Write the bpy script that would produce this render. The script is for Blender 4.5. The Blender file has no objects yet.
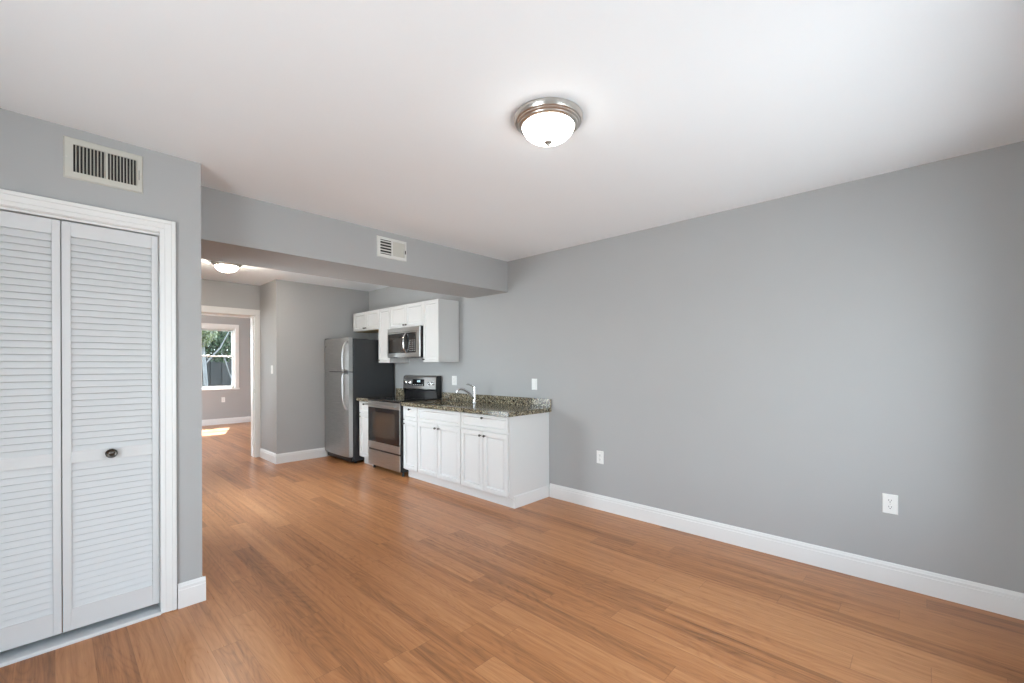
import bpy, bmesh, math, random
from mathutils import Vector, Matrix
random.seed(7)
sc = bpy.context.scene
col = sc.collection

# ------------------------------------------------------------------ camera
YAW, ROLL, CAMH = 0.81219, -0.00381, 1.32
cam_data = bpy.data.cameras.new('camera')
cam = bpy.data.objects.new('camera', cam_data)
col.objects.link(cam)
cam_data.sensor_width = 36.0
cam_data.lens = 36.0 * 434.06 / 1024.0
cam_data.shift_y = (366.12 - 341.5) / 1024.0
cam_data.clip_start = 0.02
F = Vector((math.sin(YAW), math.cos(YAW), 0))
R = Vector((math.cos(YAW), -math.sin(YAW), 0))
U = Vector((0, 0, 1))
R2 = R * math.cos(ROLL) + U * math.sin(ROLL)
U2 = -R * math.sin(ROLL) + U * math.cos(ROLL)
M4 = Matrix((R2, U2, -F)).transposed().to_4x4()
M4.translation = Vector((0, 0, CAMH))
cam.matrix_world = M4
sc.camera = cam

# ------------------------------------------------------------------ world, sun, exposure
sc.view_settings.view_transform = 'Standard'
sc.view_settings.look = 'None'
sc.view_settings.gamma = 1.0
sc.view_settings.exposure = 1.76
sc.view_settings.use_curve_mapping = False
sc.cycles.max_bounces = 10
sc.cycles.diffuse_bounces = 8
sc.cycles.glossy_bounces = 4
sc.cycles.transparent_max_bounces = 12
sc.cycles.sample_clamp_indirect = 6.0
sc.cycles.caustics_reflective = False
sc.cycles.caustics_refractive = False

w = bpy.data.worlds.new('world')
sc.world = w
w.use_nodes = True
nt = w.node_tree
bg = nt.nodes['Background']
tc = nt.nodes.new('ShaderNodeTexCoord')
sep = nt.nodes.new('ShaderNodeSeparateXYZ')
rmp = nt.nodes.new('ShaderNodeValToRGB')
mp = nt.nodes.new('ShaderNodeMapRange')
mp.inputs['From Min'].default_value = -1
mp.inputs['From Max'].default_value = 1
nt.links.new(tc.outputs['Generated'], sep.inputs[0])
nt.links.new(sep.outputs['Z'], mp.inputs['Value'])
nt.links.new(mp.outputs[0], rmp.inputs[0])
rmp.color_ramp.elements[0].position = 0.0
rmp.color_ramp.elements[0].color = (0.55, 0.58, 0.62, 1)      # pale sunlit ground below
rmp.color_ramp.elements[1].position = 1.0
rmp.color_ramp.elements[1].color = (0.52, 0.72, 1.0, 1)
e = rmp.color_ramp.elements.new(0.47); e.color = (0.70, 0.74, 0.79, 1)
e = rmp.color_ramp.elements.new(0.53); e.color = (0.84, 0.92, 1.0, 1)
nt.links.new(rmp.outputs[0], bg.inputs['Color'])
bg.inputs['Strength'].default_value = 4.9

sun_d = bpy.data.lights.new('sun', 'SUN')
sun_d.energy = 9.0
sun_d.color = (1.0, 0.95, 0.86)
sun_d.angle = 0.009
sun = bpy.data.objects.new('sun', sun_d)
col.objects.link(sun)
sun.rotation_euler = Vector((-0.3, -1.0, -1.15)).to_track_quat('-Z', 'Y').to_euler()
sun.location = (5, 20, 12)


def portal(x0, x1, y, z0, z1, facing):
    d = bpy.data.lights.new('window_portal', 'AREA')
    d.shape = 'RECTANGLE'
    d.size = x1 - x0
    d.size_y = z1 - z0
    d.cycles.is_portal = True
    o = bpy.data.objects.new('window_portal', d)
    col.objects.link(o)
    o.location = ((x0 + x1) / 2, y, (z0 + z1) / 2)
    o.rotation_euler = Vector((0, facing, 0)).to_track_quat('-Z', 'Z').to_euler()
    return o


# room dimensions (metres)
XW = 3.448          # right wall
XL = -1.30          # left wall (out of frame)
YB = -0.50          # wall behind the camera
BT = 0.36           # thickness of that wall
YC = 2.968          # closet wall
XC = 0.575          # end of closet wall
YH, YH2, ZH = 3.330, 3.94, 2.136   # header beam
ZC = 2.473          # ceiling
ZK = 2.515          # kitchen ceiling
YF = 6.40           # kitchen far wall
XP = 2.085          # hall side of that wall
YD = 7.09           # bedroom door wall
YR = 11.80          # bedroom far wall
WIN = [(2.02, 2.88, 0.60, 1.95), (0.90, 1.76, 0.60, 1.95)]    # unseen windows behind the camera, the second added as fill light
WL = (0.25, 1.45, 0.12, 2.10)      # added unseen window in the left wall (y0, y1, z0, z1)
for (a, b, c, d) in WIN:
    portal(a, b, YB - BT - 0.02, c, d, 1)
portal(2.30, 2.90, YR + 0.16, 0.88, 2.20, -1)
pl_ = portal(4.25, 5.45, 0, .4, 2.1, 1)
pl_.location = (XC - .125, 4.85, 1.25)
pl_.rotation_euler = Vector((1, 0, 0)).to_track_quat('-Z', 'Z').to_euler()
pl_ = portal(8.6, 10.4, 0, .6, 2.25, 1)
pl_.location = (-1.02, 9.5, 1.425)
pl_.rotation_euler = Vector((1, 0, 0)).to_track_quat('-Z', 'Z').to_euler()
portal(.5, 2.0, YR + 0.16, 0.6, 2.25, -1)
pl_ = portal(WL[0], WL[1], 0, WL[2], WL[3], 1)
pl_.location = (XL - 0.17, (WL[0] + WL[1]) / 2, (WL[2] + WL[3]) / 2)
pl_.rotation_euler = Vector((1, 0, 0)).to_track_quat('-Z', 'Z').to_euler()

# ------------------------------------------------------------------ materials


def mat(name, colr, rough=0.5, metal=0.0, spec=0.5, emis=None, estr=0.0, bump=0.0, bscale=200.0, mottled=0.0, coat=0.0):
    m = bpy.data.materials.new(name)
    m.use_nodes = True
    t = m.node_tree
    b = t.nodes['Principled BSDF']
    b.inputs['Base Color'].default_value = (*colr, 1)
    b.inputs['Roughness'].default_value = rough
    b.inputs['Metallic'].default_value = metal
    b.inputs['Specular IOR Level'].default_value = spec
    b.inputs['Coat Weight'].default_value = coat
    if emis:
        b.inputs['Emission Color'].default_value = (*emis, 1)
        b.inputs['Emission Strength'].default_value = estr
    g = t.nodes.new('ShaderNodeNewGeometry')
    n = t.nodes.new('ShaderNodeTexNoise')
    n.inputs['Scale'].default_value = bscale
    n.inputs['Detail'].default_value = 3
    t.links.new(g.outputs['Position'], n.inputs['Vector'])
    if bump > 0:
        bp = t.nodes.new('ShaderNodeBump')
        bp.inputs['Strength'].default_value = bump
        bp.inputs['Distance'].default_value = 0.002
        t.links.new(n.outputs['Fac'], bp.inputs['Height'])
        t.links.new(bp.outputs[0], b.inputs['Normal'])
    # faint procedural variation of the paint / finish itself
    n2 = t.nodes.new('ShaderNodeTexNoise')
    n2.inputs['Scale'].default_value = 3.0
    t.links.new(g.outputs['Position'], n2.inputs['Vector'])
    mr = t.nodes.new('ShaderNodeMapRange')
    k = max(mottled, 0.01)
    mr.inputs['To Min'].default_value = 1 - k
    mr.inputs['To Max'].default_value = 1 + k
    t.links.new(n2.outputs['Fac'], mr.inputs['Value'])
    mx = t.nodes.new('ShaderNodeVectorMath')
    mx.operation = 'SCALE'
    mx.inputs[0].default_value = colr
    t.links.new(mr.outputs[0], mx.inputs['Scale'])
    t.links.new(mx.outputs[0], b.inputs['Base Color'])
    return m


WALL = mat('grey_wall_paint', (0.405, 0.407, 0.405), 0.55, bump=0.06, bscale=160, mottled=0.02, spec=0.35)
CEIL = mat('white_ceiling_paint', (0.87, 0.90, 0.925), 0.8, bump=0.05, bscale=120, spec=0.2)
TRIM = mat('white_trim_paint', (0.76, 0.76, 0.75), 0.35)
DOORW = mat('white_louver_paint', (0.63, 0.635, 0.64), 0.42)
CAB = mat('white_cabinet_paint', (0.69, 0.69, 0.68), 0.38)
PLY = mat('raw_birch_plywood', (0.55, 0.40, 0.20), 0.6, mottled=0.1)
PLATE = mat('white_plastic', (0.82, 0.82, 0.80), 0.35)
SLOT = mat('dark_slot', (0.03, 0.03, 0.03), 0.6)
VENT = mat('cream_vent_enamel', (0.55, 0.54, 0.485), 0.45)
VENT2 = mat('white_vent_enamel', (0.70, 0.70, 0.67), 0.45)
DARK = mat('dark_duct', (0.02, 0.02, 0.018), 0.8)
BLACK = mat('black_enamel', (0.012, 0.012, 0.013), 0.30)
FRSIDE = mat('charcoal_textured_steel', (0.035, 0.037, 0.040), 0.42, bump=0.2, bscale=500)
GLASSB = mat('black_glass', (0.008, 0.008, 0.009), 0.07, coat=0.3)
OVENGL = mat('smoked_oven_glass', (0.035, 0.028, 0.023), 0.12)
CHROME = mat('chrome', (0.75, 0.75, 0.75), 0.12, metal=1.0)
NICKEL = mat('brushed_nickel', (0.62, 0.59, 0.55), 0.28, metal=1.0)
FINIAL = mat('satin_nickel_finial', (0.34, 0.33, 0.31), 0.5, metal=0.8)
KNOB = mat('dark_bronze_knob', (0.10, 0.09, 0.08), 0.28, metal=0.9)
THRESH = mat('painted_threshold', (0.70, 0.71, 0.72), 0.5)
GASKET = mat('dark_gasket', (0.02, 0.02, 0.02), 0.7)
SCRNW = mat('panel_print', (0.75, 0.76, 0.76), 0.5)
GREEND = mat('clock_display', (0.05, 0.08, 0.08), 0.3, emis=(0.6, 0.9, 1.0), estr=0.8)


def steel_mat():
    m = bpy.data.materials.new('brushed_stainless_steel')
    m.use_nodes = True
    t = m.node_tree
    b = t.nodes['Principled BSDF']
    b.inputs['Metallic'].default_value = 1.0
    b.inputs['Roughness'].default_value = 0.34
    g = t.nodes.new('ShaderNodeNewGeometry')
    mpn = t.nodes.new('ShaderNodeVectorMath'); mpn.operation = 'MULTIPLY'
    mpn.inputs[1].default_value = (300, 6, 300)
    n = t.nodes.new('ShaderNodeTexNoise')
    n.inputs['Scale'].default_value = 1.0
    t.links.new(g.outputs['Position'], mpn.inputs[0])
    t.links.new(mpn.outputs[0], n.inputs['Vector'])
    r = t.nodes.new('ShaderNodeValToRGB')
    r.color_ramp.elements[0].position = 0.3
    r.color_ramp.elements[0].color = (0.46, 0.46, 0.455, 1)
    r.color_ramp.elements[1].position = 0.7
    r.color_ramp.elements[1].color = (0.58, 0.575, 0.565, 1)
    t.links.new(n.outputs['Fac'], r.inputs[0])
    t.links.new(r.outputs[0], b.inputs['Base Color'])
    return m


STEEL = steel_mat()


def granite_mat():
    m = bpy.data.materials.new('speckled_granite')
    m.use_nodes = True
    t = m.node_tree
    b = t.nodes['Principled BSDF']
    b.inputs['Roughness'].default_value = 0.12
    g = t.nodes.new('ShaderNodeNewGeometry')
    v = t.nodes.new('ShaderNodeTexVoronoi')
    v.inputs['Scale'].default_value = 125.0
    n0 = t.nodes.new('ShaderNodeTexNoise'); n0.inputs['Scale'].default_value = 60.0
    mixv = t.nodes.new('ShaderNodeVectorMath'); mixv.operation = 'MULTIPLY_ADD'
    mixv.inputs[1].default_value = (0.02, 0.02, 0.02)
    t.links.new(g.outputs['Position'], n0.inputs['Vector'])
    t.links.new(n0.outputs['Color'], mixv.inputs[0])
    t.links.new(g.outputs['Position'], mixv.inputs[2])
    t.links.new(mixv.outputs[0], v.inputs['Vector'])
    sp = t.nodes.new('ShaderNodeSeparateColor')
    t.links.new(v.outputs['Color'], sp.inputs[0])
    r = t.nodes.new('ShaderNodeValToRGB')
    r.color_ramp.interpolation = 'CONSTANT'
    cols = [(0.0, (0.015, 0.014, 0.012)), (0.30, (0.10, 0.09, 0.065)), (0.50, (0.34, 0.29, 0.19)),
            (0.68, (0.21, 0.18, 0.12)), (0.82, (0.46, 0.42, 0.32)), (0.93, (0.16, 0.09, 0.06))]
    els = r.color_ramp.elements
    els[0].position = 0; els[0].color = (*cols[0][1], 1)
    els[1].position = cols[1][0]; els[1].color = (*cols[1][1], 1)
    for p, c in cols[2:]:
        x = els.new(p); x.color = (*c, 1)
    t.links.new(sp.outputs[0], r.inputs[0])
    t.links.new(r.outputs[0], b.inputs['Base Color'])
    return m


GRANITE = granite_mat()


def floor_mat():
    m = bpy.data.materials.new('oak_laminate_planks')
    m.use_nodes = True
    t = m.node_tree
    N, L = t.nodes, t.links
    b = N['Principled BSDF']

    def math_(op, a, bb=None, c=None):
        n = N.new('ShaderNodeMath'); n.operation = op
        for i, val in enumerate((a, bb, c)):
            if val is None: continue
            if isinstance(val, (int, float)): n.inputs[i].default_value = val
            else: L.new(val, n.inputs[i])
        return n.outputs[0]
    g = N.new('ShaderNodeNewGeometry')
    s = N.new('ShaderNodeSeparateXYZ'); L.new(g.outputs['Position'], s.inputs[0])
    xx = math_('DIVIDE', s.outputs['X'], 0.125)
    row = math_('FLOOR', xx)
    wn = N.new('ShaderNodeTexWhiteNoise'); wn.noise_dimensions = '1D'; L.new(row, wn.inputs['W'])
    yy = math_('ADD', math_('DIVIDE', s.outputs['Y'], 1.22), math_('MULTIPLY', wn.outputs['Value'], 7.0))
    pl = math_('FLOOR', yy)
    cid = N.new('ShaderNodeCombineXYZ'); L.new(row, cid.inputs[0]); L.new(pl, cid.inputs[1])
    wn2 = N.new('ShaderNodeTexWhiteNoise'); wn2.noise_dimensions = '3D'; L.new(cid.outputs[0], wn2.inputs['Vector'])
    pr = wn2.outputs['Value']
    # cathedral figure: contour lines of a stretched noise
    c1 = N.new('ShaderNodeCombineXYZ')
    L.new(math_('ADD', math_('MULTIPLY', s.outputs['X'], 7.0), math_('MULTIPLY', pr, 31.0)), c1.inputs[0])
    L.new(math_('ADD', math_('MULTIPLY', s.outputs['Y'], 1.1), math_('MULTIPLY', pr, 17.0)), c1.inputs[1])
    n1 = N.new('ShaderNodeTexNoise'); n1.inputs['Scale'].default_value = 1.0; n1.inputs['Detail'].default_value = 1.5
    L.new(c1.outputs[0], n1.inputs['Vector'])
    fig = math_('POWER', math_('ABSOLUTE', math_('SINE', math_('MULTIPLY', n1.outputs['Fac'], 60.0))), 0.6)
    # fine pores
    c2 = N.new('ShaderNodeCombineXYZ')
    L.new(math_('ADD', math_('MULTIPLY', s.outputs['X'], 230.0), math_('MULTIPLY', pr, 50.0)), c2.inputs[0])
    L.new(math_('MULTIPLY', s.outputs['Y'], 9.0), c2.inputs[1])
    n2 = N.new('ShaderNodeTexNoise'); n2.inputs['Scale'].default_value = 1.0; n2.inputs['Detail'].default_value = 4
    L.new(c2.outputs[0], n2.inputs['Vector'])
    # broad streaks along a board
    c3 = N.new('ShaderNodeCombineXYZ')
    L.new(math_('ADD', math_('MULTIPLY', s.outputs['X'], 34.0), math_('MULTIPLY', pr, 90.0)), c3.inputs[0])
    L.new(math_('MULTIPLY', s.outputs['Y'], 0.8), c3.inputs[1])
    n3 = N.new('ShaderNodeTexNoise'); n3.inputs['Scale'].default_value = 1.0; n3.inputs['Detail'].default_value = 2
    L.new(c3.outputs[0], n3.inputs['Vector'])
    v = math_('ADD', math_('MULTIPLY', pr, 0.30), math_('MULTIPLY', fig, 0.12))
    v = math_('ADD', v, math_('MULTIPLY', n2.outputs['Fac'], 0.40))
    v = math_('ADD', v, math_('MULTIPLY', n3.outputs['Fac'], 0.80))
    v = math_('SUBTRACT', v, 0.31)
    r = N.new('ShaderNodeValToRGB')
    e = r.color_ramp.elements
    e[0].position = 0.15; e[0].color = (0.190, 0.076, 0.030, 1)
    e[1].position = 0.85; e[1].color = (0.570, 0.265, 0.112, 1)
    x = e.new(0.5); x.color = (0.430, 0.176, 0.067, 1)
    L.new(v, r.inputs[0])
    # seams
    fx = math_('FRACT', xx); fy = math_('FRACT', yy)
    sx = math_('MINIMUM', fx, math_('SUBTRACT', 1.0, fx))
    sy = math_('MINIMUM', fy, math_('SUBTRACT', 1.0, fy))
    seam = math_('MAXIMUM', math_('LESS_THAN', sx, 0.010), math_('LESS_THAN', sy, 0.0014))
    mx = N.new('ShaderNodeMix'); mx.data_type = 'RGBA'
    L.new(math_('MULTIPLY', seam, 0.28), mx.inputs['Factor'])
    L.new(r.outputs[0], mx.inputs[6])
    mx.inputs[7].default_value = (0.10, 0.045, 0.02, 1)
    L.new(mx.outputs[2], b.inputs['Base Color'])
    rr = math_('ADD', 0.24, math_('MULTIPLY', n2.outputs['Fac'], 0.12))
    L.new(rr, b.inputs['Roughness'])
    b.inputs['Specular IOR Level'].default_value = 0.36
    bp = N.new('ShaderNodeBump'); bp.inputs['Strength'].default_value = 0.12; bp.inputs['Distance'].default_value = 0.001
    L.new(math_('SUBTRACT', n2.outputs['Fac'], math_('MULTIPLY', seam, 1.0)), bp.inputs['Height'])
    L.new(bp.outputs[0], b.inputs['Normal'])
    return m


FLOOR = floor_mat()


def pane_mat():
    m = bpy.data.materials.new('clear_window_glass')
    m.use_nodes = True
    t = m.node_tree
    t.nodes.remove(t.nodes['Principled BSDF'])
    out = t.nodes['Material Output']
    tr = t.nodes.new('ShaderNodeBsdfTransparent'); tr.inputs[0].default_value = (0.93, 0.95, 0.94, 1)
    gl = t.nodes.new('ShaderNodeBsdfGlossy'); gl.inputs['Roughness'].default_value = 0.02
    fr = t.nodes.new('ShaderNodeFresnel')
    gm = t.nodes.new('ShaderNodeNewGeometry')
    io = t.nodes.new('ShaderNodeMapRange')      # same reflectance whichever side of the thin pane is hit
    io.inputs['To Min'].default_value = 1.45
    io.inputs['To Max'].default_value = 1 / 1.45
    t.links.new(gm.outputs['Backfacing'], io.inputs['Value'])
    t.links.new(io.outputs[0], fr.inputs[0])
    mx = t.nodes.new('ShaderNodeMixShader')
    t.links.new(fr.outputs[0], mx.inputs[0]); t.links.new(tr.outputs[0], mx.inputs[1]); t.links.new(gl.outputs[0], mx.inputs[2])
    t.links.new(mx.outputs[0], out.inputs[0])
    return m


PANE = pane_mat()


def lampglass(name, colr, s):
    m = bpy.data.materials.new(name)
    m.use_nodes = True
    t = m.node_tree
    b = t.nodes['Principled BSDF']
    b.inputs['Base Color'].default_value = (0.75, 0.74, 0.70, 1)
    b.inputs['Roughness'].default_value = 0.35
    g = t.nodes.new('ShaderNodeNewGeometry')
    n = t.nodes.new('ShaderNodeTexNoise'); n.inputs['Scale'].default_value = 9.0; n.inputs['Detail'].default_value = 3
    n.inputs['Distortion'].default_value = 1.5
    t.links.new(g.outputs['Position'], n.inputs['Vector'])
    mr = t.nodes.new('ShaderNodeMapRange')
    mr.inputs['From Min'].default_value = 0.3; mr.inputs['From Max'].default_value = 0.7
    mr.inputs['To Min'].default_value = s * 0.6; mr.inputs['To Max'].default_value = s * 1.1
    t.links.new(n.outputs['Fac'], mr.inputs['Value'])
    t.links.new(mr.outputs[0], b.inputs['Emission Strength'])
    b.inputs['Emission Color'].default_value = (*colr, 1)
    return m


LAMP_A = lampglass('lit_alabaster_glass', (1.0, 0.98, 0.94), 5.5)
LAMP_B = lampglass('lit_alabaster_glass_kitchen', (1.0, 0.88, 0.74), 44.0)

GRASS = mat('lawn_grass', (0.03, 0.05, 0.015), 0.9, bump=0.5, bscale=60, mottled=0.5)
LEAF = mat('green_leaves', (0.016, 0.032, 0.010), 0.6, mottled=0.5)
LEAFY = mat('yellow_green_leaves', (0.055, 0.065, 0.016), 0.5, mottled=0.4)
BARK = mat('grey_bark', (0.10, 0.10, 0.10), 0.9, bump=0.6, bscale=40, mottled=0.3)
FENCE = mat('dark_stained_fence', (0.008, 0.008, 0.008), 0.8, mottled=0.4)

# ------------------------------------------------------------------ mesh helpers


def box(bm, x0, x1, y0, y1, z0, z1, bev=0.0, seg=2):
    t = bmesh.new() if bev else bm
    vs = [t.verts.new((x, y, z)) for x in (x0, x1) for y in (y0, y1) for z in (z0, z1)]
    for f in ((0, 1, 3, 2), (4, 6, 7, 5), (0, 4, 5, 1), (2, 3, 7, 6), (0, 2, 6, 4), (1, 5, 7, 3)):
        t.faces.new([vs[i] for i in f])
    if bev:
        bmesh.ops.bevel(t, geom=list(t.edges), offset=bev, segments=seg, profile=0.5, affect='EDGES')
        merge(bm, t)
    return bm


def merge(bm, t):
    me = bpy.data.meshes.new('tmp')
    t.to_mesh(me); t.free()
    bm.from_mesh(me)
    bpy.data.meshes.remove(me)


def prism(bm, pts, axis, a0, a1):
    """extrude a closed 2D outline along axis; pts are the two other coordinates in xyz order"""
    def mk(p, a):
        return {'X': (a, p[0], p[1]), 'Y': (p[0], a, p[1]), 'Z': (p[0], p[1], a)}[axis]
    A = [bm.verts.new(mk(p, a0)) for p in pts]
    B = [bm.verts.new(mk(p, a1)) for p in pts]
    n = len(pts)
    bm.faces.new(A); bm.faces.new(B[::-1])
    for i in range(n):
        bm.faces.new([A[i], B[i], B[(i + 1) % n], A[(i + 1) % n]])
    return bm


def lathe(bm, prof, c, d=(0, 0, 1), seg=40):
    """prof = (radius, distance along d) pairs from point c"""
    d = Vector(d).normalized()
    a = Vector((1, 0, 0)) if abs(d.x) < 0.9 else Vector((0, 1, 0))
    u = d.cross(a).normalized(); v = d.cross(u)
    c = Vector(c)
    rings = []
    for (r, h) in prof:
        if r < 1e-5:
            rings.append([bm.verts.new(c + d * h)])
        else:
            rings.append([bm.verts.new(c + d * h + (u * math.cos(2 * math.pi * k / seg) + v * math.sin(2 * math.pi * k / seg)) * r) for k in range(seg)])
    for A, B in zip(rings, rings[1:]):
        for k in range(seg):
            k2 = (k + 1) % seg
            if len(A) == 1 and len(B) == 1: continue
            if len(A) == 1: bm.faces.new([A[0], B[k2], B[k]])
            elif len(B) == 1: bm.faces.new([A[k], A[k2], B[0]])
            else: bm.faces.new([A[k], A[k2], B[k2], B[k]])
    if len(rings[0]) > 1: bm.faces.new(rings[0][::-1])
    if len(rings[-1]) > 1: bm.faces.new(rings[-1])
    return bm


def tube(bm, pts, r, seg=12, sx=1.0):
    pts = [Vector(p) for p in pts]
    rr = r if isinstance(r, (list, tuple)) else [r] * len(pts)
    rings = []
    prev = None
    for i, p in enumerate(pts):
        d = (pts[min(i + 1, len(pts) - 1)] - pts[max(i - 1, 0)]).normalized()
        if prev is None:
            a = Vector((0, 0, 1)) if abs(d.z) < 0.9 else Vector((1, 0, 0))
            u = d.cross(a).normalized()
        else:
            u = (prev - d * prev.dot(d)).normalized()
        prev = u
        v = d.cross(u)
        rings.append([bm.verts.new(p + (u * math.cos(2 * math.pi * k / seg) * sx + v * math.sin(2 * math.pi * k / seg)) * rr[i]) for k in range(seg)])
    for A, B in zip(rings, rings[1:]):
        for k in range(seg):
            bm.faces.new([A[k], A[(k + 1) % seg], B[(k + 1) % seg], B[k]])
    bm.faces.new(rings[0][::-1]); bm.faces.new(rings[-1])
    return bm


def curve_pts(ctrl, n=24):
    """Catmull-Rom through control points"""
    P = [Vector(c) for c in ctrl]
    P = [P[0] * 2 - P[1]] + P + [P[-1] * 2 - P[-2]]
    out = []
    m = len(P) - 3
    for i in range(m):
        for k in range(n // m):
            t = k / (n // m)
            a, b, c, d = P[i:i + 4]
            out.append(0.5 * ((2 * b) + (c - a) * t + (2 * a - 5 * b + 4 * c - d) * t * t + (3 * b - a - 3 * c + d) * t ** 3))
    out.append(P[-2])
    return out


def panel(bm, o, u, v, n, W, H, T, prof):
    """rectangular slab of thickness T whose front follows prof = (inset, height over front plane) loops"""
    o, u, v, n = Vector(o), Vector(u), Vector(v), Vector(n)
    def loop(ins, d):
        return [bm.verts.new(o + u * a + v * b + n * d) for a, b in ((ins, ins), (W - ins, ins), (W - ins, H - ins), (ins, H - ins))]
    loops = [loop(0, -T)] + [loop(i, d) for i, d in prof]
    bm.faces.new(loops[0][::-1])
    for A, B in zip(loops, loops[1:]):
        for k in range(4):
            bm.faces.new([A[k], A[(k + 1) % 4], B[(k + 1) % 4], B[k]])
    bm.faces.new(loops[-1])
    return bm


def wpos(o):
    p = Vector(o.location)
    return p + wpos(o.parent) if o.parent else p


def obj(name, bm, m, parent=None, smooth=False, origin=None, **props):
    bmesh.ops.recalc_face_normals(bm, faces=bm.faces)
    me = bpy.data.meshes.new(name)
    xs = [v.co.copy() for v in bm.verts]
    if parent is not None:
        org = wpos(parent)
    elif origin is not None:
        org = Vector(origin)
    else:
        lo = [min(p[i] for p in xs) for i in range(3)]; hi = [max(p[i] for p in xs) for i in range(3)]
        org = Vector(((lo[0] + hi[0]) / 2, (lo[1] + hi[1]) / 2, lo[2]))
    for vv in bm.verts:
        vv.co -= org
    bm.to_mesh(me); bm.free()
    if smooth:
        for p in me.polygons: p.use_smooth = True
        try: me.set_sharp_from_angle(angle=math.radians(35))
        except Exception: pass
    me.materials.append(m)
    o = bpy.data.objects.new(name, me)
    col.objects.link(o)
    if parent is not None: o.parent = parent
    else: o.location = org
    for k, val in props.items(): o[k] = val
    return o


def thing(name, loc, label=None, cat=None, group=None, kind=None):
    o = bpy.data.objects.new(name, None)
    o.empty_display_size = 0.1
    col.objects.link(o)
    o.location = loc
    if label: o['label'] = label
    if cat: o['category'] = cat
    if group: o['group'] = group
    if kind: o['kind'] = kind
    return o


def struct(name, bm, m, parent=None, smooth=False, **k):
    o = obj(name, bm, m, parent, smooth, origin=None if parent else (0, 0, 0), **k)
    if parent is None: o['kind'] = 'structure'
    return o


B = bmesh.new
# ------------------------------------------------------------------ setting
bm = B()
box(bm, XL - .15, XW + .15, YB - BT, YH2 + .1, -0.08, 0.0)
box(bm, .2, XW + .15, YH2 + .1, YD, -0.08, 0.0)
box(bm, -1.0, 4.25, YD, YR + .15, -0.08, 0.0)
struct('floor', bm, FLOOR)
struct('wall_right', box(B(), XW, XW + .15, YB - BT, YF + .15, 0, 2.75), WALL)
bm = B()
box(bm, XL - .15, XL, YB - BT, WL[0], 0, 2.75); box(bm, XL - .15, XL, WL[1], YH2 + .1, 0, 2.75)
box(bm, XL - .15, XL, WL[0], WL[1], 0, WL[2]); box(bm, XL - .15, XL, WL[0], WL[1], WL[3], 2.75)
struct('wall_left', bm, WALL)
wt = thing('window_4', (XL - .1, (WL[0] + WL[1]) / 2, WL[2]), kind='structure')  # out of frame, added to light the main room evenly
bm = B()
for (p, q, r_, s_) in ((WL[0], WL[0] + .04, WL[2], WL[3]), (WL[1] - .04, WL[1], WL[2], WL[3]), (WL[0], WL[1], WL[2], WL[2] + .04), (WL[0], WL[1], WL[3] - .04, WL[3]), (WL[0], WL[1], 1.30, 1.34)):
    box(bm, XL - .12, XL - .07, p, q, r_, s_)
obj('window_frame', bm, TRIM, wt)
obj('pane', box(B(), XL - .098, XL - .092, WL[0] + .03, WL[1] - .03, WL[2] + .03, WL[3] - .03), PANE, wt)
# wall behind the camera, with two window openings
bm = B()
xs = [XL] + [v for wdw in sorted(WIN) for v in wdw[:2]] + [XW]
z0, z1 = WIN[0][2], WIN[0][3]
box(bm, XL, XW, YB - BT, YB, 0, z0)
box(bm, XL, XW, YB - BT, YB, z1, 2.75)
for i in range(0, len(xs), 2):
    box(bm, xs[i], xs[i + 1], YB - BT, YB, z0, z1)
struct('wall_back', bm, WALL)
for i, (a, b, c, d) in enumerate(WIN):  # both unseen; the second is added to light closet and kitchen walls
    wt = thing('window_%d' % (i + 2), ((a + b) / 2, YB - BT + .05, c), kind='structure')
    bm = B(); y0, y1 = YB - BT + .02, YB - BT + .07
    for (p, q, r_, s_) in ((a, a + .04, c, d), (b - .04, b, c, d), (a, b, c, c + .04), (a, b, d - .04, d), (a, b, (c + d) / 2 - .02, (c + d) / 2 + .02)):
        box(bm, p, q, y0, y1, r_, s_)
    obj('window_frame', bm, TRIM, wt)
    obj('pane', box(B(), a + .03, b - .03, YB - BT + .042, YB - BT + .048, c + .03, d - .03), PANE, wt)
# closet wall (opening for the folding doors) with its end post running back to the beam
OX0, OX1, OZ = -0.360, 0.396, 2.045
bm = B()
box(bm, XL, OX0, YC, YC + .115, 0, ZC + .2)
box(bm, OX1, XC, YC, YC + .115, 0, ZC + .2)
box(bm, OX0, OX1, YC, YC + .115, OZ, ZC + .2)
box(bm, XC - .115, XC, YC + .115, 4.25, 0, ZC + .2)
box(bm, XC - .115, XC, 5.45, YF - .6, 0, ZC + .2)
box(bm, XC - .115, XC, 4.25, 5.45, 0, .4)
box(bm, XC - .115, XC, 4.25, 5.45, 2.1, ZC + .2)
struct('wall_closet', bm, WALL)
wt = thing('window_6', (XC - .09, 4.85, .4), kind='structure')  # made-up window, hidden from view, put in to light the kitchen
bm = B()
for (p, q, r_, s_) in ((4.25, 4.30, .4, 2.1), (5.40, 5.45, .4, 2.1), (4.25, 5.45, .4, .45), (4.25, 5.45, 2.05, 2.1), (4.25, 5.45, 1.23, 1.27)):
    box(bm, XC - .10, XC - .06, p, q, r_, s_)
obj('window_frame', bm, TRIM, wt)
obj('pane', box(B(), XC - .082, XC - .078, 4.28, 5.42, .43, 2.07), PANE, wt)
struct('wall_closet_back', box(B(), XL, XC - .115, YC + .75, YC + .85, 0, ZC + .2), WALL)
struct('header_beam', box(B(), XC - .02, XW, YH, YH2, ZH, ZC + .25), WALL)
struct('ceiling', box(B(), XL - .15, XW + .15, YB - BT, YH + .02, ZC, ZC + .12), CEIL)
struct('ceiling_closet', box(B(), XL - .15, XC - .02, YH + .02, YH2 + .1, ZC, ZC + .12), CEIL)
struct('ceiling_kitchen', box(B(), .2, XW + .15, YH2 - .02, YD + .15, ZK, ZK + .12), CEIL)
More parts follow.
